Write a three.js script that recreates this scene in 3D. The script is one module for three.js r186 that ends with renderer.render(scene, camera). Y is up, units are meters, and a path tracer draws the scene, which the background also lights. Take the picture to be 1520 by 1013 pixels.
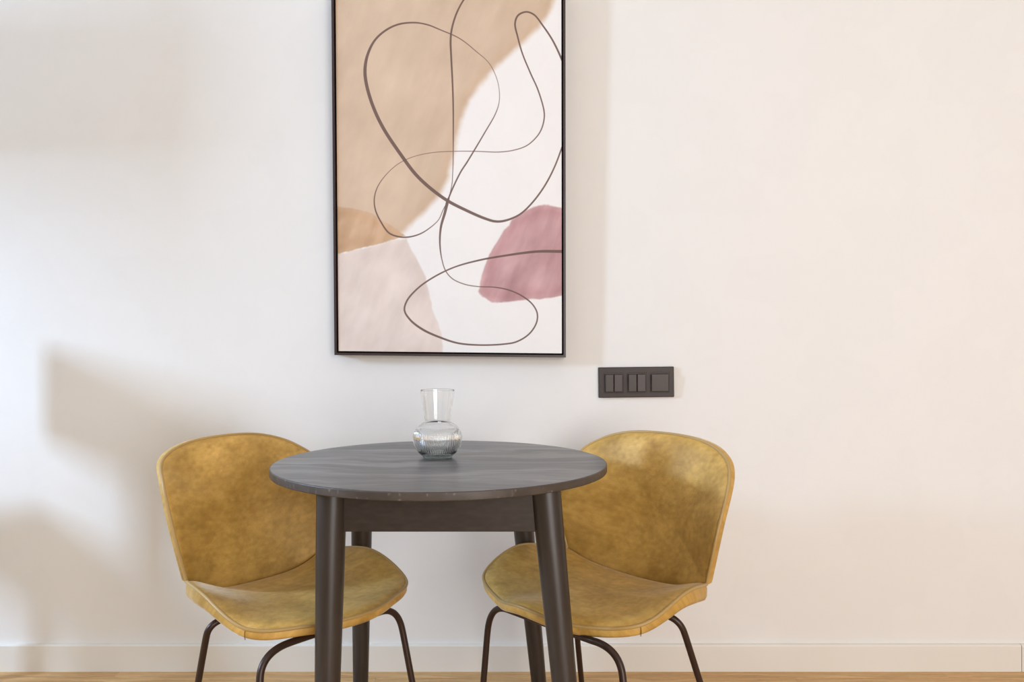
import * as THREE from 'three';
import { mergeGeometries, mergeVertices } from 'three/addons/utils/BufferGeometryUtils.js';
import { RoundedBoxGeometry } from 'three/addons/geometries/RoundedBoxGeometry.js';
import { RectAreaLightUniformsLib } from 'three/addons/lights/RectAreaLightUniformsLib.js';

// ---------------------------------------------------------------- camera, sky, sun, area lights, exposure
const FOCAL = 1181, DIST = 1181 / 470, EYE = 1.0394;            // focal length in pixels of a 1520 x 1013 frame; metres
const scene = new THREE.Scene();
const camera = new THREE.PerspectiveCamera(2 * Math.atan(506.5 / FOCAL) * 180 / Math.PI, 1520 / 1013, 0.05, 60);
camera.position.set(0, EYE, DIST);
camera.lookAt(0, EYE, 0);
scene.background = new THREE.Color().setRGB(0.75, 0.9, 1.1);
RectAreaLightUniformsLib.init();
// daylight from the narrow window in the left wall, raking along the photographed wall
const windowLight = new THREE.RectAreaLight(new THREE.Color().setRGB(0.70, 0.97, 1.34), 212, 0.22, 0.5);
windowLight.position.set(-3.445, 1.8, 1.3); windowLight.lookAt(2, 1.8, 1.3);
windowLight.castShadow = true;
scene.add(windowLight);
// softer, warmer daylight from the wide window behind the camera
const fillLight = new THREE.RectAreaLight(new THREE.Color().setRGB(1, 0.968, 0.945), 5.9, 2.5, 2.2);
fillLight.position.set(1.7, 1.25, 4.59); fillLight.lookAt(1.7, 1.25, 0);
fillLight.castShadow = true;
scene.add(fillLight);
const renderer = new THREE.WebGLRenderer({ antialias: true });
renderer.toneMapping = THREE.LinearToneMapping;
renderer.toneMappingExposure = 1.0;
renderer.shadowMap.enabled = true;

// ---------------------------------------------------------------- helpers
let seed = 20240611;
const rnd = () => { seed = (seed * 1664525 + 1013904223) >>> 0; return seed / 4294967296; };
const V = (x, y, z) => new THREE.Vector3(x, y, z);
const hash = (x, y, s) => { let h = (x * 374761393 + y * 668265263 + s * 1274126177) | 0; h = Math.imul(h ^ (h >>> 13), 1274126177); return ((h ^ (h >>> 16)) >>> 0) / 4294967296; };
function vnoise(x, y, s = 0, per = 0) {
  const xi = Math.floor(x), yi = Math.floor(y), fx = x - xi, fy = y - yi;
  const u = fx * fx * (3 - 2 * fx), v = fy * fy * (3 - 2 * fy);
  const w = (a) => per ? ((a % per) + per) % per : a;
  const a = hash(w(xi), w(yi), s), b = hash(w(xi + 1), w(yi), s), c = hash(w(xi), w(yi + 1), s), d = hash(w(xi + 1), w(yi + 1), s);
  return a + (b - a) * u + (c - a) * v + (a - b - c + d) * u * v;
}
function fbm(x, y, s = 0, oct = 4, per = 0) { let t = 0, a = 0.5, n = 0; for (let i = 0; i < oct; i++) { t += a * vnoise(x, y, s + i, per); n += a; a *= 0.5; x *= 2; y *= 2; per *= 2; } return t / n; }
function texture(w, h, fn, { srgb = true, repeat } = {}) {      // fn(i, j) -> [r, g, b] 0..255, row 0 at the bottom
  const d = new Uint8Array(w * h * 4);
  for (let j = 0; j < h; j++) for (let i = 0; i < w; i++) {
    const c = fn(i, j), k = (j * w + i) * 4;
    d[k] = Math.max(0, Math.min(255, c[0])); d[k + 1] = Math.max(0, Math.min(255, c[1])); d[k + 2] = Math.max(0, Math.min(255, c[2])); d[k + 3] = 255;
  }
  const t = new THREE.DataTexture(d, w, h);
  if (srgb) t.colorSpace = THREE.SRGBColorSpace;
  t.magFilter = THREE.LinearFilter; t.minFilter = THREE.LinearFilter;
  t.wrapS = t.wrapT = THREE.RepeatWrapping;
  if (repeat) t.repeat.set(repeat[0], repeat[1]);
  t.needsUpdate = true;
  return t;
}
const std = (o) => new THREE.MeshStandardMaterial(o);
const phys = (o) => new THREE.MeshPhysicalMaterial(o);
function mesh(name, geo, mat, parent = scene) { const m = new THREE.Mesh(geo, mat); m.name = name; m.castShadow = m.receiveShadow = true; parent.add(m); return m; }
function group(name, parent = scene) { const g = new THREE.Group(); g.name = name; parent.add(g); return g; }
function tag(o, label, category, grp) { o.userData.label = label; o.userData.category = category; if (grp) o.userData.group = grp; return o; }
function structure(o, label) { o.userData.kind = 'structure'; if (label) o.userData.label = label; return o; }
const box = (x0, x1, y0, y1, z0, z1, r = 0) => {
  const g = r ? new RoundedBoxGeometry(x1 - x0, y1 - y0, z1 - z0, 2, r) : new THREE.BoxGeometry(x1 - x0, y1 - y0, z1 - z0);
  g.translate((x0 + x1) / 2, (y0 + y1) / 2, (z0 + z1) / 2); return g;
};
function merge(list) { return mergeGeometries(list.map((g) => { const n = g.index ? g.toNonIndexed() : g; return n; })); }
// uv in metres from the position, along the face's main axis
function metreUV(g, k = 1) {
  const n = g.index ? g.toNonIndexed() : g; if (!n.attributes.normal) n.computeVertexNormals();
  const p = n.attributes.position, q = n.attributes.normal, uv = new Float32Array(p.count * 2);
  for (let i = 0; i < p.count; i++) {
    const ax = Math.abs(q.getX(i)), ay = Math.abs(q.getY(i)), az = Math.abs(q.getZ(i));
    let u = p.getX(i), v = p.getY(i);
    if (ax > ay && ax > az) u = p.getZ(i); else if (ay > az) v = p.getZ(i);
    uv[2 * i] = u * k; uv[2 * i + 1] = v * k;
  }
  n.setAttribute('uv', new THREE.BufferAttribute(uv, 2)); return n;
}
// wall pixel -> metres on the wall plane (z = 0), or on a plane in front of it
const wx = (px, z = 0) => (px - 760) * (DIST - z) / FOCAL, wy = (py, z = 0) => EYE - (py - 506.5) * (DIST - z) / FOCAL;

// ---------------------------------------------------------------- room
const X0 = -3.45, X1 = 3.5, Z1 = 4.6, H = 2.85;
const plasterBump = texture(512, 512, (i, j) => { const v = 128 + 90 * (fbm(i / 16, j / 16, 3, 4, 32) - 0.5) + 40 * (fbm(i / 4, j / 64, 9, 3, 128) - 0.5); return [v, v, v]; }, { srgb: false });
const wallTone = texture(256, 256, (i, j) => { const v = 233 + 3 * (fbm(i / 32, j / 32, 5, 4, 8) - 0.5); return [v + 1, v - 1, v - 4]; });
const wallMat = std({ map: wallTone, bumpMap: plasterBump, bumpScale: 0.0006, roughness: 0.85 });
const greigeMat = std({ color: 0xa99d8f, bumpMap: plasterBump, bumpScale: 0.0006, roughness: 0.85 });
const whiteMat = std({ color: 0xeae8e4, roughness: 0.45 });
const ceilMat = std({ color: 0xeceae6, roughness: 0.9 });
structure(mesh('wall_back', metreUV(box(X0 - 0.15, X1 + 0.15, -0.1, H + 0.1, -0.15, 0)), wallMat), 'smooth white painted wall behind the table');
structure(mesh('wall_right', metreUV(box(X1, X1 + 0.15, -0.1, H + 0.1, 0, Z1)), greigeMat));
const FX0 = 0.4, FX1 = 3.0, FY0 = 0.1, FY1 = 2.4;                  // wide window opening behind the camera
structure(mesh('wall_front', metreUV(merge([
  box(X0 - 0.15, FX0, -0.1, H + 0.1, Z1, Z1 + 0.15), box(FX1, X1 + 0.15, -0.1, H + 0.1, Z1, Z1 + 0.15),
  box(FX0, FX1, -0.1, FY0, Z1, Z1 + 0.15), box(FX0, FX1, FY1, H + 0.1, Z1, Z1 + 0.15)])), greigeMat));
const WZ0 = 1.16, WZ1 = 1.44, WY0 = 1.52, WY1 = 2.08;              // narrow window opening
structure(mesh('wall_left', metreUV(merge([
  box(X0 - 0.15, X0, -0.1, H + 0.1, 0, WZ0), box(X0 - 0.15, X0, -0.1, H + 0.1, WZ1, Z1),
  box(X0 - 0.15, X0, -0.1, WY0, WZ0, WZ1), box(X0 - 0.15, X0, WY1, H + 0.1, WZ0, WZ1)])), wallMat));
structure(mesh('ceiling', box(X0 - 0.15, X1 + 0.15, H, H + 0.12, -0.15, Z1 + 0.15), ceilMat));
{ // window frame and its pane
  const w = structure(group('window_1'), 'narrow white framed window in the left wall');
  const x0 = X0 - 0.1, x1 = X0 - 0.04, b = 0.03;
  mesh('window_frame', merge([box(x0, x1, WY0, WY0 + b, WZ0, WZ1), box(x0, x1, WY1 - b, WY1, WZ0, WZ1), box(x0, x1, WY0 + b, WY1 - b, WZ0, WZ0 + b), box(x0, x1, WY0 + b, WY1 - b, WZ1 - b, WZ1)]), whiteMat, w);
  mesh('pane', box(x0 + 0.027, x0 + 0.033, WY0 + b, WY1 - b, WZ0 + b, WZ1 - b), phys({ color: 0xffffff, roughness: 0, transmission: 1, thickness: 0, ior: 1.5 }), w);
}
{
  const w = structure(group('window_2'), 'wide white framed window behind the camera');
  const z0 = Z1 + 0.04, z1 = Z1 + 0.1, b = 0.05;
  mesh('window_frame', merge([box(FX0, FX1, FY0, FY0 + b, z0, z1), box(FX0, FX1, FY1 - b, FY1, z0, z1), box(FX0, FX0 + b, FY0 + b, FY1 - b, z0, z1), box(FX1 - b, FX1, FY0 + b, FY1 - b, z0, z1)]), whiteMat, w);
  mesh('pane', box(FX0 + b, FX1 - b, FY0 + b, FY1 - b, z0 + 0.027, z0 + 0.033), phys({ color: 0xffffff, roughness: 0, transmission: 1, thickness: 0, ior: 1.5 }), w);
}
{ // skirting boards, with the joint seen near the right edge
  const bb = structure(group('baseboard_back'), 'low white skirting board along the wall behind the table');
  const prof = (a, b) => {
    const s = new THREE.Shape(); s.moveTo(0, 0); s.lineTo(0.014, 0); s.lineTo(0.014, 0.078); s.quadraticCurveTo(0.0138, 0.0835, 0.008, 0.0845); s.lineTo(0, 0.0845); s.closePath();
    const g = new THREE.ExtrudeGeometry(s, { depth: b - a, bevelEnabled: false, curveSegments: 6 });
    g.rotateY(-Math.PI / 2); g.translate(b, 0, 0); return g;         // shape x -> z, depth -> -x
  };
  const bm = std({ color: 0xe6e2da, roughness: 0.5 });
  mesh('board', prof(X0, wx(1512)), bm, bb); mesh('board', prof(wx(1513), X1), bm, bb);
}
{ // oak planks
  const fl = structure(group('floor'), 'light oak plank floor');
  mesh('subfloor', box(X0, X1, -0.1, -0.012, 0, Z1), std({ color: 0x3a2c1d, roughness: 0.9 }), fl);
  const grain = (s) => texture(1024, 128, (i, j) => {
    const x = i / 1024, y = j / 128;
    const warp = fbm(x * 6, y * 3, s + 40, 4) * 1.6;
    const g = fbm(x * 5 + warp * 0.3, y * 34 + warp * 5, s, 4), f = fbm(x * 90, y * 130, s + 7, 2), t = (g - 0.5) * 62 + (f - 0.5) * 22;
    return [200 + t, 160 + t * 0.98, 108 + t * 0.9];
  });
  const mats = [1, 2, 3, 4].map((k) => std({ map: grain(k * 13), roughness: 0.5 }));
  const W = 0.186, L = 1.29, geos = {};
  const plank = (len, w) => {
    const key = len.toFixed(3) + '_' + w.toFixed(3);
    if (!geos[key]) {
      const s = new THREE.Shape(); const c = 0.0012;
      s.moveTo(-w / 2, -0.012); s.lineTo(w / 2, -0.012); s.lineTo(w / 2, -c); s.lineTo(w / 2 - c, 0); s.lineTo(-w / 2 + c, 0); s.lineTo(-w / 2, -c); s.closePath();
      const g = new THREE.ExtrudeGeometry(s, { depth: len, bevelEnabled: false }); g.translate(0, 0, -len / 2); g.rotateY(Math.PI / 2);
      const p = g.attributes.position, uv = g.attributes.uv;
      for (let i = 0; i < p.count; i++) uv.setXY(i, p.getX(i) / L + 0.5, p.getZ(i) / W + 0.5);
      geos[key] = g;
    }
    return geos[key];
  };
  let row = 0;
  for (let z = 0.058 - W; z < Z1; z += W, row++) {
    const za = Math.max(z, 0.002), zb = Math.min(z + W, Z1 - 0.002); if (zb - za < 0.02) continue;
    let x = X0 - L * ((row * 0.37 + 0.28) % 1);
    for (; x < X1; x += L) {
      const a = Math.max(x, X0 + 0.002), b = Math.min(x + L, X1 - 0.002); if (b - a < 0.03) continue;
      const m = mesh('plank', plank(b - a - 0.0006, zb - za - 0.0006), mats[Math.floor(rnd() * 4)], fl);
      m.position.set((a + b) / 2, 0, (za + zb) / 2);
    }
  }
}
// ---------------------------------------------------------------- picture on the wall
{
  const zt = 0.052, zb = 0.043;                                 // the frame leans a little off the wall at the top
  // outer corners of the frame's face
  const TL = [wx(491.6, zt), wy(-16, zt)], TR = [wx(839.3, zt), wy(-15, zt)], BL = [wx(496.4, zb), wy(527.3, zb)], BR = [wx(840, zb), wy(531, zb)];
  const map = (u, v, d) => {                                    // u right, v up, d depth behind the face
    const x = (TL[0] * (1 - u) + TR[0] * u) * v + (BL[0] * (1 - u) + BR[0] * u) * (1 - v);
    const y = (TL[1] * (1 - u) + TR[1] * u) * v + (BL[1] * (1 - u) + BR[1] * u) * (1 - v);
    return [x, y, (zb + (zt - zb) * v) * (1 - d)];
  };
  const w = TR[0] - TL[0], h = TL[1] - BL[1];
  const block = (u0, u1, v0, v1, d0, d1, uvs) => {              // a box in frame coordinates
    const g = new THREE.BoxGeometry(1, 1, 1), p = g.attributes.position;
    for (let i = 0; i < p.count; i++) { const q = map(u0 + (u1 - u0) * (p.getX(i) + 0.5), v0 + (v1 - v0) * (p.getY(i) + 0.5), d1 + (d0 - d1) * (p.getZ(i) + 0.5)); p.setXYZ(i, ...q); }
    g.computeVertexNormals(); return g;
  };
  const pic = tag(group('framed_picture'), 'abstract art print with looping brown lines in a thin dark frame', 'picture');
  const fm = std({ color: 0x3a2c2b, roughness: 0.38 });
  const fw = 0.0072 / w, fh = 0.0072 / h;
  mesh('frame_rail', block(0, 1, 0, fh, 0, 1), fm, pic); mesh('frame_rail', block(0, 1, 1 - fh, 1, 0, 1), fm, pic);
  mesh('frame_stile', block(0, fw, fh, 1 - fh, 0, 1), fm, pic); mesh('frame_stile', block(1 - fw, 1, fh, 1 - fh, 0, 1), fm, pic);
  mesh('backing', block(fw, 1 - fw, fh, 1 - fh, 0.75, 0.9), std({ color: 0x17100f, roughness: 0.9 }), pic);
  const gu = fw + 0.0052 / w, gv = fh + 0.0052 / h;
  // the print: photo-pixel layout of the artwork itself, drawn into its own texture
  const AX0 = 501.5, AX1 = 834.6, AY0 = -10, AY1 = 522.5, K = 2.6, TW = Math.round((AX1 - AX0) * K), TH = Math.round((AY1 - AY0) * K);
  const poly = (s) => s.trim().split(/\s+/).map((q) => q.split(',').map(Number));
  const beige = poly('490,-30 850,-30 832,-8 828.7,0 821.6,19 805,42.6 786,61.6 762.4,83 741,102 722,123 703,149 691,177.6 684,208 677.5,237 670,268 655.8,294 632,320 613,338 600,350 590,353 560,363 530,370 490,380');
  const brown = poly('490,306 502,307 525.5,308.4 554,316.7 573,329.7 592,341.6 601,350 590,354 560,364 530,371 490,381');
  const pink = poly('490,380 502,377 530,370 560,363 590,355 604,354 612,370 622,388 632,410 638,435 643,460 652,480 657,500 658,530 490,530');
  const mauve = poly('850,308 834,305 815,301 800,302 780,310 760,325 745,345 730,368 718,395 712,415 710,432 716,441 730,448 745,449 762,446 790,443 815,442 834,438 850,434');
  const sd = (pl, x, y) => {
    let d = 1e9, inside = false;
    for (let i = 0, j = pl.length - 1; i < pl.length; j = i++) {
      const [ax, ay] = pl[j], [bx, by] = pl[i], ex = bx - ax, ey = by - ay, px = x - ax, py = y - ay;
      const t = Math.max(0, Math.min(1, (px * ex + py * ey) / (ex * ex + ey * ey))), qx = px - ex * t, qy = py - ey * t; d = Math.min(d, qx * qx + qy * qy);
      if ((ay > y) !== (by > y) && x < ax + (y - ay) / (by - ay) * ex) inside = !inside;
    }
    return inside ? Math.sqrt(d) : -Math.sqrt(d);
  };
  const sm = (a, b, x) => { const t = Math.max(0, Math.min(1, (x - a) / (b - a))); return t * t * (3 - 2 * t); };
  const buf = new Float32Array(TW * TH * 3);
  for (let j = 0; j < TH; j++) for (let i = 0; i < TW; i++) {
    const x = AX0 + (i + 0.5) / K, y = AY0 + (j + 0.5) / K, n1 = fbm(x / 42, y / 42, 11, 4) - 0.5, n2 = fbm(x / 13 + y / 40, y / 60, 23, 4) - 0.5, n3 = fbm((x + y) / 30, (x - y) / 90, 31, 3) - 0.5, e = (fbm(x / 9, y / 9, 51, 3) - 0.5) * 5;
    let c = [240 + n1 * 4, 236 + n1 * 4, 233 + n1 * 4];
    const lay = (pl, col, vary, soft, fringe) => {
      const d = sd(pl, x, y) + e * 0.6; if (d < -1) return;
      const a = sm(-0.8, soft, d), f = 1 + fringe * (sm(26, 8, d) * sm(2, 10, d)), t = vary * (n1 * 1.1 + n2 * 0.8 + n3 * 0.8);
      for (let k = 0; k < 3; k++) { const w0 = 1 - (1 - col[k] / 255) * f; c[k] += (w0 * 255 + t - c[k]) * a; }
    };
    lay(beige, [210, 184, 159], 13, 12, 0.10);
    lay(pink, [225, 209, 200], 20, 3, 0.04);
    lay(brown, [200, 164, 131], 34, 2.5, 0.05);
    lay(mauve, [198, 156, 157], 36, 2.6, 0.10);
    buf.set(c, (j * TW + i) * 3);
  }
  const stroke = (pts, widths) => {                              // widths: [x, y, width] at places along the line
    const cv = new THREE.CatmullRomCurve3(pts.map((p) => V(p[0], p[1], 0)), false, 'centripetal');
    const N = 2600, cs = cv.getSpacedPoints(N), key = widths.map(([x, y, wd, frac]) => {
      let best = 0, bd = 1e9; cs.forEach((p, i) => { const d = (p.x - x) ** 2 + (p.y - y) ** 2; if (d < bd) { bd = d; best = i; } }); return [best, wd];
    }).sort((a, b) => a[0] - b[0]);
    const cover = new Map();
    cs.forEach((p, i) => {
      let k = 0; while (k < key.length - 1 && key[k + 1][0] < i) k++;
      const a = key[k], b = key[Math.min(k + 1, key.length - 1)], t = b[0] > a[0] ? Math.max(0, Math.min(1, (i - a[0]) / (b[0] - a[0]))) : 0;
      const wd = a[1] + (b[1] - a[1]) * t, r = Math.max(wd, 1.15) / 2 * K, op = Math.min(0.9, 0.38 + wd * 0.26), cx = (p.x - AX0) * K, cy = (p.y - AY0) * K;
      for (let jj = Math.floor(cy - r - 1); jj <= cy + r + 1; jj++) for (let ii = Math.floor(cx - r - 1); ii <= cx + r + 1; ii++) {
        if (ii < 0 || jj < 0 || ii >= TW || jj >= TH) continue;
        const o = Math.max(0, Math.min(1, r + 0.5 - Math.hypot(ii + 0.5 - cx, jj + 0.5 - cy))) * op, id = jj * TW + ii;
        if (o > (cover.get(id) || 0)) cover.set(id, o);
      }
    });
    for (const [id, o] of cover) { const ink = [104, 80, 72]; for (let k = 0; k < 3; k++) buf[id * 3 + k] += (ink[k] - buf[id * 3 + k]) * o; }
  };
  stroke(poly('700,-14 690,-1 679.5,19 672.4,42.6 670.7,59 671.4,83 672.9,118 673.8,154 673.6,201 673,240 672.3,258 671.2,273 665.3,296.6 658,311 651,326 636.8,339 622.6,347.5 606,352 591.8,351.5 577.6,346 565.8,329.7 557.5,310.8 556.3,294 561,277.6 573,260 591.8,243 613,232.6 641.6,226 672.4,223.9 707.9,223.6 741,224.3 764.7,221 783.7,213.7 797.9,200.7 804.5,190 808.6,175 808.6,163 800,132.6 788.4,106.6 776.6,78 769.5,52 766,33 770.7,21 782.5,15.9 794,20 807.4,36.7 821.6,58 834.6,85 842,104'),
    [[690, 0, 2.4], [671, 59, 2.9], [673.8, 154, 2.3], [672.5, 250, 1.3], [651, 326, 1.3], [591, 351, 2.4], [562, 322, 2.2], [573, 260, 1.2], [613, 232, 0.9], [700, 223, 1.3], [770, 219, 1.5], [808, 170, 2], [776, 78, 2.1], [770, 22, 2.7], [800, 28, 2.4], [834, 85, 2.8]]);
  stroke(poly('842,196 834.6,218 824,245.7 809.8,273 790.8,299 771.9,316.7 750.5,326 736,327.4 719.7,323 693.7,312 665.3,297.8 641.6,281 617.9,258.7 596.6,230 570,189 555,156 545.7,123 544,102 548,80.5 558.7,59 575,44 594,35 618,32.4 636.9,35.5 655.8,43 684,55.7 708,74.6 726.9,92 737.5,112.5 742,132.6 741.5,151.6 736,168 719.7,196.6 693.7,240 684,255 666.5,293 660.5,315.5 654.6,336.8 653,360.5 655.8,384 661.7,402 672.4,413.8 691,421.6 710,424.5 734,425.2 755,429 774,437 790.8,450 797.9,463.4 796.7,477.6 786,494 767,506 745.8,510 710,511.5 679.5,509 653.4,501 627.4,489.5 608.4,475 600,461 603.7,446.8 620,428 644,411 674.7,396 710,385.7 750.5,378 798,371.5 833.4,371 845,371'),
    [[834, 218, 2.2], [772, 317, 2.6], [719, 323, 4], [665, 298, 4.6], [641, 281, 5], [570, 190, 5], [544, 102, 4.8], [558, 59, 3.2], [594, 35, 2.7], [656, 43, 1.8], [727, 92, 1.1], [742, 132, 0.9], [736, 168, 1.6], [694, 240, 2.2], [667, 293, 2.2], [655, 384, 1.6], [710, 424.5, 1.5], [774, 437, 2.1], [797, 475, 2.2], [710, 511, 2.4], [627, 489, 3.3], [601, 461, 2.6], [675, 396, 2.1], [750, 378, 3], [833, 371, 4.4]]);
  const art = texture(TW, TH, (i, j) => { const k = ((TH - 1 - j) * TW + i) * 3; return [buf[k], buf[k + 1], buf[k + 2]]; });
  art.wrapS = art.wrapT = THREE.ClampToEdgeWrapping;
  const cg = block(gu, 1 - gu, gv, 1 - gv, 0.09, 0.74);
  mesh('canvas_print', cg, std({ map: art, roughness: 0.7 }), pic);
}

// ---------------------------------------------------------------- switch plate on the wall
{
  const g = tag(group('switch_plate'), 'dark brown triple light switch plate on the wall beside the picture', 'light switch');
  g.position.set(wx(944), wy(567.5), 0); g.rotation.z = 0.012;
  const m = std({ color: 0x2f2119, roughness: 0.5 }), m2 = std({ color: 0x34261e, roughness: 0.38 });
  mesh('plate', box(-0.119, 0.119, -0.048, 0.048, 0, 0.009, 0.0025), m, g);
  const P = 0.0725;
  const key = (x0, x1, tilt) => {
    const k = mesh('rocker', new RoundedBoxGeometry(x1 - x0, 0.0555, 0.010, 2, 0.0022), m2, g);
    k.position.set((x0 + x1) / 2, -0.002, 0.0125); k.rotation.x = tilt; return k;
  };
  for (let i = 0; i < 3; i++) {
    const c = (i - 1) * P + 0.001, hw = 0.0275;
    mesh('bezel', box(c - hw - 0.003, c + hw + 0.003, -0.0335, 0.0305, 0.008, 0.0105, 0.001), m, g);
    if (i < 2) { key(c - hw, c - 0.0006, i ? 0.06 : 0.045); key(c + 0.0006, c + hw, 0.04); } else key(c - hw, c + hw, 0.06);
  }
}

// ---------------------------------------------------------------- table
{
  const tx = -0.1706, tz = 0.5954, R = 0.397, T = 0.75;
  const t = tag(group('round_table'), 'round dark-stained wooden table on four tapered legs', 'table');
  t.position.set(tx, 0, tz);
  const topTex = texture(1024, 1024, (i, j) => {
    const x = i / 1024, y = j / 1024, warp = fbm(x * 3, y * 5, 70, 4);
    const g = fbm(x * 2.2 + warp * 0.4, y * 26 + warp * 6, 60, 5), f = fbm(x * 14, y * 260, 63, 3), band = fbm(x * 0.8, y * 7, 66, 2);
    const t0 = (g - 0.5) * 105 + (f - 0.5) * 44 + (band - 0.5) * 30;
    return [94 + t0, 92 + t0 * 0.97, 91 + t0 * 0.94];
  });
  const topBump = texture(512, 512, (i, j) => { const f = fbm(i / 512 * 10, j / 512 * 220, 63, 3) * 255; return [f, f, f]; }, { srgb: false });
  const topMat = std({ map: topTex, bumpMap: topBump, bumpScale: 0.0002, roughness: 0.33 });
  const edgeTex = texture(1024, 32, (i, j) => { const g = fbm(i / 14, j / 9, 80, 3) - 0.5, w = Math.max(0, fbm(i / 3, j / 5, 85, 2) - 0.74) * 260; const v = g * 26 + w; return [72 + v, 63 + v, 56 + v]; });
  // top: lathe with eased edges
  const pr = [[0, T], [R - 0.0025, T], [R - 0.0008, T - 0.0007], [R, T - 0.0025], [R, T - 0.0155], [R - 0.0008, T - 0.0173], [R - 0.0025, T - 0.018], [0, T - 0.018]];
  const lat = (rows) => { const g = new THREE.LatheGeometry(rows.map((q) => new THREE.Vector2(q[0], q[1])), 128); return g; };
  const face = new THREE.LatheGeometry([[R - 0.0025, T], [0.0001, T]].map((q) => new THREE.Vector2(...q)), 128);
  { const p = face.attributes.position, uv = face.attributes.uv, nn = face.attributes.normal; for (let i = 0; i < p.count; i++) { uv.setXY(i, p.getX(i) / 0.8 + 0.5, p.getZ(i) / 0.8 + 0.5); nn.setXYZ(i, 0, 1, 0); } }
  const top = mesh('tabletop', face, topMat, t);
  mesh('edge_band', lat(pr.slice(1).reverse()), std({ map: edgeTex, roughness: 0.45 }), top);
  const legTex = texture(64, 512, (i, j) => { const g = (fbm(i / 3, j / 60, 90, 4) - 0.5) * 16; return [54 + g, 46 + g, 41 + g]; });
  const legMat = std({ map: legTex, roughness: 0.36 });
  // legs, each with its own small lean: [top x, z, foot x, z] in the room
  const legs = [[-0.3744, 0.86, -0.379, 0.91], [0.0693, 0.86, 0.14, 0.91], [-0.417, 0.3, -0.429, 0.26], [0.0112, 0.3, 0.083, 0.26]];
  for (const [ax, az, bx, bz] of legs) {
    const A = V(ax - tx, T - 0.0181, az - tz), B = V(bx - tx, 0, bz - tz), n = 24, m = 40, pos = [], idx = [], uv = [];
    const rad = (s) => { const y = s * 0.732; return 0.0195 + (0.0318 - 0.0195) * Math.pow(y / 0.732, 0.85) + (s < 0.006 ? -0.002 : 0); };
    const S = [0, 0.006, 0.02, 0.1, 0.2, 0.3, 0.4, 0.5, 0.6, 0.7, 0.8, 0.9, 1];
    S.forEach((s, r) => { const c = B.clone().lerp(A, s), q = rad(s); for (let k = 0; k <= m; k++) { const th = k / m * Math.PI * 2; pos.push(c.x + Math.cos(th) * q, c.y, c.z + Math.sin(th) * q); uv.push(k / m, s); } });
    for (let r = 0; r < S.length - 1; r++) for (let k = 0; k < m; k++) { const a = r * (m + 1) + k, b = a + m + 1; idx.push(a, b, a + 1, a + 1, b, b + 1); }
    const c0 = pos.length / 3; pos.push(B.x, B.y, B.z); uv.push(0.5, 0); for (let k = 0; k < m; k++) idx.push(c0, k, k + 1);
    const g = new THREE.BufferGeometry(); g.setAttribute('position', new THREE.Float32BufferAttribute(pos, 3)); g.setAttribute('uv', new THREE.Float32BufferAttribute(uv, 2)); g.setIndex(idx); g.computeVertexNormals();
    mesh('leg', g, legMat, t);
  }
  // apron rails between the legs
  const ay0 = 0.646, ay1 = T - 0.0182;
  const apTex = texture(512, 64, (i, j) => { const g = (fbm(i / 22, j / 5, 95, 4) - 0.5) * 22; return [48 + g, 37 + g, 29 + g]; });
  const apMat = std({ map: apTex, roughness: 0.5 });
  const rail = (a, b) => {
    const d = V(b[0] - a[0], 0, b[1] - a[1]), L = d.length(), g = new RoundedBoxGeometry(L - 0.02, ay1 - ay0, 0.02, 2, 0.0015);
    const m = mesh('apron', g, apMat, t); m.position.set((a[0] + b[0]) / 2 - tx, (ay0 + ay1) / 2, (a[1] + b[1]) / 2 - tz); m.rotation.y = Math.atan2(-d.z, d.x);
  };
  const q = legs.map((l) => [l[0] + (l[2] - l[0]) * 0.08, l[1] + (l[3] - l[1]) * 0.08]);
  rail(q[0], q[1]); rail(q[2], q[3]); rail(q[0], q[2]); rail(q[1], q[3]);
}

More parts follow.
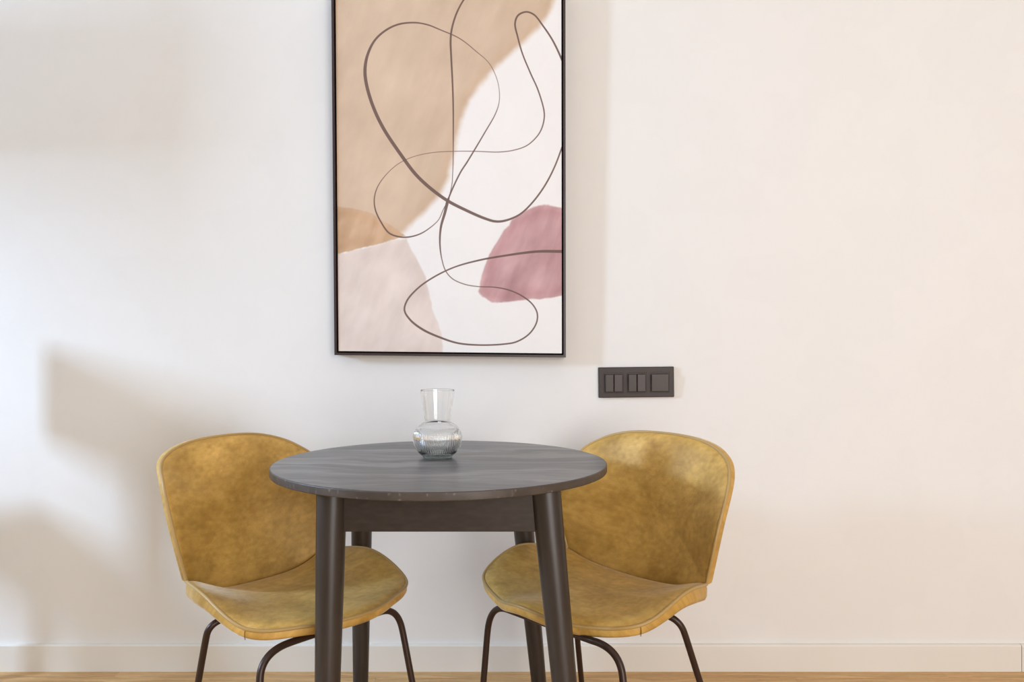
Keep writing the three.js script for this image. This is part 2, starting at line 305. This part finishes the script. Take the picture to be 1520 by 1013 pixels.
// ---------------------------------------------------------------- glass vase on the table
{
  const v = tag(group('glass_vase'), 'clear glass vase with a ribbed round body on the table', 'vase');
  v.position.set(-0.1850, 0.7502, 0.536);
  const outer = [[0, 0.0015], [0.02, 0.001], [0.031, 0], [0.0348, 0.0012], [0.0385, 0.005], [0.046, 0.012], [0.0525, 0.021], [0.0572, 0.033], [0.0592, 0.046], [0.0585, 0.058], [0.0548, 0.069], [0.048, 0.078], [0.0395, 0.0845], [0.0345, 0.0875], [0.0328, 0.091], [0.0331, 0.098], [0.0347, 0.113], [0.0372, 0.131], [0.0398, 0.149], [0.0418, 0.1655], [0.0414, 0.168]];
  const inner = [[0.0398, 0.1676], [0.0394, 0.1655], [0.0374, 0.149], [0.0348, 0.131], [0.0323, 0.113], [0.0307, 0.098], [0.0303, 0.091], [0.0322, 0.0865], [0.0378, 0.0825], [0.0458, 0.0762], [0.0522, 0.0676], [0.0557, 0.0573], [0.0564, 0.046], [0.0545, 0.034], [0.0495, 0.0235], [0.0425, 0.0155], [0.033, 0.0105], [0.02, 0.0088], [0, 0.0085]];
  const sm = (pts, n) => new THREE.SplineCurve(pts.map((p) => new THREE.Vector2(...p))).getPoints(n);
  const prof = [...sm(outer, 90), ...sm(inner, 80)];
  const seg = 360, g = new THREE.LatheGeometry(prof, seg), p = g.attributes.position;
  for (let i = 0; i < p.count; i++) {
    const x = p.getX(i), y = p.getY(i), z = p.getZ(i), r = Math.hypot(x, z), row = i % prof.length;
    if (row <= 90 && r > 0.02) {                                 // vertical flutes on the outside of the belly
      const a = Math.max(0, Math.min(1, (y - 0.012) / 0.012)) * Math.max(0, Math.min(1, (0.072 - y) / 0.012)), k = 1 + a * 0.0013 * Math.cos(60 * Math.atan2(z, x)) / r;
      p.setX(i, x * k); p.setZ(i, z * k);
    }
  }
  const gg = mergeVertices((g.deleteAttribute('uv'), g.deleteAttribute('normal'), g), 1e-6); gg.computeVertexNormals();
  mesh('body', gg, phys({ color: 0xffffff, roughness: 0.0, transmission: 1, thickness: 0.003, ior: 1.5, attenuationColor: new THREE.Color().setRGB(0.55, 0.8, 0.74), attenuationDistance: 0.16 }), v);
}

// ---------------------------------------------------------------- velvet chairs
const velvetTex = (s) => texture(512, 512, (i, j) => {
  const n = fbm(i / 64, j / 64, s, 4, 8) - 0.5, f = fbm(i / 9, j / 9, s + 9, 3, 57) - 0.5, st = fbm(i / 40, j / 8, s + 17, 3, 13) - 0.5;
  const t = n * 66 + f * 32 + st * 16;
  return [193 + t, 152 + t * 0.92, 75 + t * 0.72];
});
const velvetBump = texture(256, 256, (i, j) => { const v = 255 * (0.6 * fbm(i / 3, j / 3, 301, 2, 85) + 0.4 * fbm(i / 32, j / 32, 305, 3, 8)); return [v, v, v]; }, { srgb: false, repeat: [4, 4] });
const velvet = phys({ map: velvetTex(201), bumpMap: velvetBump, bumpScale: 0.0008, roughness: 0.55, sheen: 1.0, sheenRoughness: 0.45, sheenColor: new THREE.Color().setRGB(0.95, 0.88, 0.74) });
const pipingMat = phys({ color: 0xb4935a, roughness: 0.45, sheen: 1.0, sheenRoughness: 0.4, sheenColor: new THREE.Color().setRGB(0.8, 0.7, 0.5) });
const seamMat = std({ color: 0x7a5c30, roughness: 0.9 });
const steel = std({ color: 0x3b2a23, metalness: 0.35, roughness: 0.36 });
const glideMat = std({ color: 0x1c1512, roughness: 0.6 });

function catmull(pts, per = 12) { const c = new THREE.CatmullRomCurve3(pts.map((p) => V(...p)), false, 'catmullrom', 0.5); return c.getPoints((pts.length - 1) * per); }
const mir = (h) => [...h, ...h.slice(0, -1).reverse().map((p) => [-p[0], p[1], p[2]])];
function shellGeo(rows, closedCenter, uvf) {                     // rows: arrays of equal length (closed loops); last row collapses to a point
  const n = rows[0].length, pos = [], uv = [], idx = [];
  rows.forEach((r) => { for (const p of r) { pos.push(p.x, p.y, p.z); uv.push(...uvf(p)); } });
  for (let r = 0; r < rows.length - 1; r++) for (let k = 0; k < n; k++) { const a = r * n + k, b = r * n + (k + 1) % n, c = a + n, d = b + n; idx.push(a, b, c, b, d, c); }
  const c0 = pos.length / 3; pos.push(closedCenter.x, closedCenter.y, closedCenter.z); uv.push(...uvf(closedCenter));
  const l = (rows.length - 1) * n; for (let k = 0; k < n; k++) idx.push(l + k, l + (k + 1) % n, c0);
  const g = new THREE.BufferGeometry(); g.setAttribute('position', new THREE.Float32BufferAttribute(pos, 3)); g.setAttribute('uv', new THREE.Float32BufferAttribute(uv, 2)); g.setIndex(idx); g.computeVertexNormals();
  return g;
}
function flipIf(g, want) {                                       // make faces look along "want" on average
  const n = g.attributes.normal; let s = 0; for (let i = 0; i < n.count; i++) s += n.getX(i) * want.x + n.getY(i) * want.y + n.getZ(i) * want.z;
  if (s < 0) { const ix = g.index.array; for (let i = 0; i < ix.length; i += 3) { const t = ix[i]; ix[i] = ix[i + 1]; ix[i + 1] = t; } g.computeVertexNormals(); }
  return g;
}
const tube = (pts, r, seg = 120, rs = 10) => new THREE.TubeGeometry(new THREE.CatmullRomCurve3(pts, false, 'centripetal'), seg, r, rs, false);

function chair(label, pose, c, feet) {
  const ch = tag(group('upholstered_chair'), label, 'chair');
  ch.position.set(pose[0], 0, pose[1]); ch.rotation.y = pose[2];
  const front = catmull(mir([c.W, c.A, c.B, c.C, c.N]));           // seat edge, +x waist round the front to the -x waist
  const out = catmull(mir([c.W, c.B1, c.B2, c.B3, c.B4, c.T]));    // back edge over the top
  const cr = catmull(mir([c.W, [c.W[0] * 0.62, 0.432, -0.212], [0, 0.418, -0.228]]), 10);   // crease between seat and back
  const loopOf = (a) => [...a, ...cr.slice(1, -1).reverse()];
  const uvA = (p) => [p.x / 0.6 + 0.5, (p.z - p.y * 0.9) / 0.6], uvB = (p) => [(p.x + p.z * 0.5) / 0.6 + 0.5, (p.y - p.z * 0.5) / 0.6];
  // seat pad
  const SL = loopOf(front), SC = V(0, 0.427, 0.0), SS = [0.994, 0.988, 0.975, 0.95, 0.91, 0.86, 0.78, 0.68, 0.56, 0.42, 0.28, 0.14];
  const seatY = (y, s) => SC.y + (y - SC.y) * Math.pow(s, 2.6) + 0.018 * Math.sqrt(Math.max(0, 1 - Math.pow(s, 14))) - 0.005;
  const at = (L, C, s, yf) => L.map((p) => V(C.x + (p.x - C.x) * s, yf(p, s), C.z + (p.z - C.z) * s));
  const seat = mesh('seat_pad', flipIf(shellGeo(SS.map((s) => at(SL, SC, s, (p, q) => seatY(p.y, q))), V(0, seatY(SC.y, 0), 0), uvA), V(0, 1, 0)), velvet, ch);
  // seat shell below the piping
  const drop = (p) => { const t = Math.max(0, Math.min(1, (0.13 - p.z) / 0.24)); return 0.02 + 0.017 * t * t * (3 - 2 * t); };
  const under = [[1, 0], [1.006, 0.3], [1.004, 0.75], [0.99, 1]].map(([s, k]) => SL.map((p) => V(p.x * s, p.y - drop(p) * k, p.z * s)));
  for (const s of [0.93, 0.8, 0.6, 0.35]) under.push(SL.map((p) => { const y0 = p.y - drop(p), k = Math.pow((0.99 - s) / 0.99, 0.8); return V(p.x * s, y0 + (0.392 - y0) * Math.min(1, k * 1.25), p.z * s); }));
  const shell = mesh('seat_shell', flipIf(shellGeo(under, V(0, 0.392, 0), uvA), V(0, -1, 0)), velvet, ch);
  mesh('piping', tube(front, 0.004, 160), pipingMat, seat);
  for (const sx of [1, -1]) {                                      // stitched seam where the side meets the front
    const q = V(c.B[0] * sx * 1.004, c.B[1] - 0.003, c.B[2] * 1.012), t = drop(q);
    mesh('seam', tube([q, V(q.x * 1.006, q.y - t * 0.4, q.z * 1.006), V(q.x * 1.0, q.y - t * 0.95, q.z)], 0.0009, 10, 6), seamMat, shell);
  }
  // back pad
  const BL = loopOf(out), BC = V(0, 0.615, -0.292);
  const backP = (p, s) => V(p.x * s, BC.y + (p.y - BC.y) * s, BC.z + (p.z - BC.z) * Math.pow(s, 1.9));
  const backPuff = (s) => 0.018 * Math.sqrt(Math.max(0, 1 - Math.pow(s, 12))) - 0.004;
  const back = mesh('back_pad', flipIf(shellGeo(SS.map((s) => BL.map((p) => { const q = backP(p, s); q.z += backPuff(s); return q; })), V(0, BC.y, BC.z + backPuff(0)), uvB), V(0, 0, 1)), velvet, ch);
  const rear = [[1, 0], [1.006, 0.35], [1.003, 0.8]].map(([s, k]) => BL.map((p) => V(p.x * s, BC.y + (p.y - BC.y) * s, p.z - 0.026 * k)));
  for (const s of [0.985, 0.94, 0.86, 0.72, 0.5, 0.25]) rear.push(BL.map((p) => { const q = backP(p, s); q.z -= 0.028 + 0.006 * (1 - s); return q; }));
  mesh('back_shell', flipIf(shellGeo(rear, V(0, BC.y, BC.z - 0.034), uvB), V(0, 0, -1)), velvet, ch);
  mesh('piping', tube(out, 0.004, 160), pipingMat, back);
  // legs
  mesh('mounting_plate', box(-0.11, 0.11, 0.392, 0.404, -0.1, 0.12, 0.004), steel, ch);
  for (const [kind, top, foot] of feet) {
    const sx = Math.sign(foot[0]), T = V(...top), F = V(...foot);
    const dir = F.clone().sub(T).normalize(), pts = [], f = kind === 'f', yb = f ? 0.4 : 0.398, zb = f ? 0.146 : -0.1;
    const P0 = V(sx * (Math.abs(top[0]) - (f ? 0.075 : 0.045)), yb, zb), P2 = T.clone().addScaledVector(dir, f ? 0.03 : 0.035);
    const P1 = P2.clone().addScaledVector(dir, -(yb - P2.y) / -dir.y);            // where the leg's line meets the bar's height
    pts.push(V(sx * (f ? 0 : 0.02), yb, zb), V(sx * (f ? 0.05 : 0.06), yb, zb));
    for (let i = 0; i <= 8; i++) { const t = i / 8; pts.push(P0.clone().multiplyScalar((1 - t) ** 2).addScaledVector(P1, 2 * t * (1 - t)).addScaledVector(P2, t * t)); }
    pts.push(P2.clone().lerp(F, 0.3), P2.clone().lerp(F, 0.65), F.clone().addScaledVector(dir, -0.02));
    const leg = mesh('leg', tube(pts, 0.0078, 90, 14), steel, ch);
    const gl = mesh('glide', new THREE.CylinderGeometry(0.0095, 0.0105, 0.03, 16), glideMat, leg); gl.position.set(F.x, 0.015, F.z);
  }
  return ch;
}
chair('mustard velvet chair at the table farther from the light switches', [-0.491, 0.625, 0.871], {
  W: [0.194, 0.476, -0.19], A: [0.237, 0.489, -0.044], B: [0.223, 0.443, 0.107], C: [0.117, 0.435, 0.175], N: [0, 0.437, 0.212],
  B1: [0.221, 0.593, -0.198], B2: [0.225, 0.694, -0.237], B3: [0.191, 0.748, -0.313], B4: [0.11, 0.78, -0.345], T: [0, 0.791, -0.333],
}, [['b', [-0.185, 0.397, -0.106], [-0.187, 0, -0.23]], ['f', [-0.217, 0.377, 0.152], [-0.262, 0, 0.222]], ['f', [0.174, 0.365, 0.141], [0.213, 0, 0.201]], ['b', [0.185, 0.397, -0.106], [0.2, 0, -0.23]]]);
chair('mustard velvet chair at the table below the light switches', [0.167, 0.597, -0.824], {
  W: [0.225, 0.464, -0.19], A: [0.27, 0.487, -0.047], B: [0.251, 0.443, 0.092], C: [0.122, 0.425, 0.16], N: [0, 0.446, 0.205],
  B1: [0.257, 0.591, -0.187], B2: [0.247, 0.712, -0.255], B3: [0.195, 0.761, -0.3], B4: [0.11, 0.786, -0.32], T: [0, 0.792, -0.326],
}, [['b', [0.201, 0.391, -0.119], [0.24, 0, -0.262]], ['f', [0.237, 0.371, 0.137], [0.309, 0, 0.179]], ['f', [-0.175, 0.355, 0.144], [-0.192, 0, 0.168]], ['b', [-0.15, 0.39, -0.13], [-0.243, 0, -0.277]]]);

// ---------------------------------------------------------------- outside the frame: what shades the wall at its left end
{
  const d = tag(group('counter_stool'), 'dark wooden counter stool with a solid back panel against the wall', 'stool');
  const m = std({ color: 0x4a3626, roughness: 0.6 });
  d.position.set(-1.78, 0, 0.34); d.rotation.y = 0.1;       // local z runs along the back panel, local -x is the front
  mesh('back_panel', box(-0.012, 0.012, 0.9, 1.14, -0.13, 0.14, 0.008), m, d);
  mesh('back_post', box(-0.03, -0.01, 0.7, 0.95, 0.005, 0.06, 0.004), m, d);
  mesh('seat', box(-0.36, -0.005, 0.67, 0.72, -0.14, 0.15, 0.012), m, d);
  for (const [x, z] of [[-0.03, -0.115], [-0.03, 0.125], [-0.33, -0.115], [-0.33, 0.125]]) mesh('leg', box(x - 0.016, x + 0.016, 0, 0.675, z - 0.016, z + 0.016, 0.004), m, d);
  mesh('footrest', box(-0.34, -0.32, 0.25, 0.27, -0.11, 0.12, 0.003), m, d);
}
{
  const k = tag(group('pendant_lamp'), 'unlit pendant lamp with a large grey fabric drum shade on a black cord', 'lamp');
  k.position.set(-2.6, H, 0.62);
  const sh = new THREE.LatheGeometry([[0.245, -1.24], [0.25, -1.24], [0.25, -0.82], [0.245, -0.82], [0.245, -1.24]].map((q) => new THREE.Vector2(...q)), 64);
  mesh('lamp_shade', sh, std({ color: 0xb9b4ab, roughness: 0.95, side: THREE.DoubleSide }), k);
  const rod = (a, b, r) => tube([a, a.clone().lerp(b, 0.5), b], r, 4, 8);
  mesh('spider', merge([rod(V(-0.246, -0.84, 0), V(0.246, -0.84, 0), 0.003), rod(V(0, -0.84, -0.246), V(0, -0.84, 0.246), 0.003)]), steel, k);
  mesh('cord', new THREE.CylinderGeometry(0.004, 0.004, 0.8, 8).translate(0, -0.42, 0), glideMat, k);
  mesh('ceiling_rose', new THREE.CylinderGeometry(0.05, 0.05, 0.025, 24).translate(0, -0.0125, 0), glideMat, k);
  mesh('bulb_holder', new THREE.CylinderGeometry(0.02, 0.02, 0.07, 16).translate(0, -0.855, 0), glideMat, k);
}
renderer.render(scene, camera);
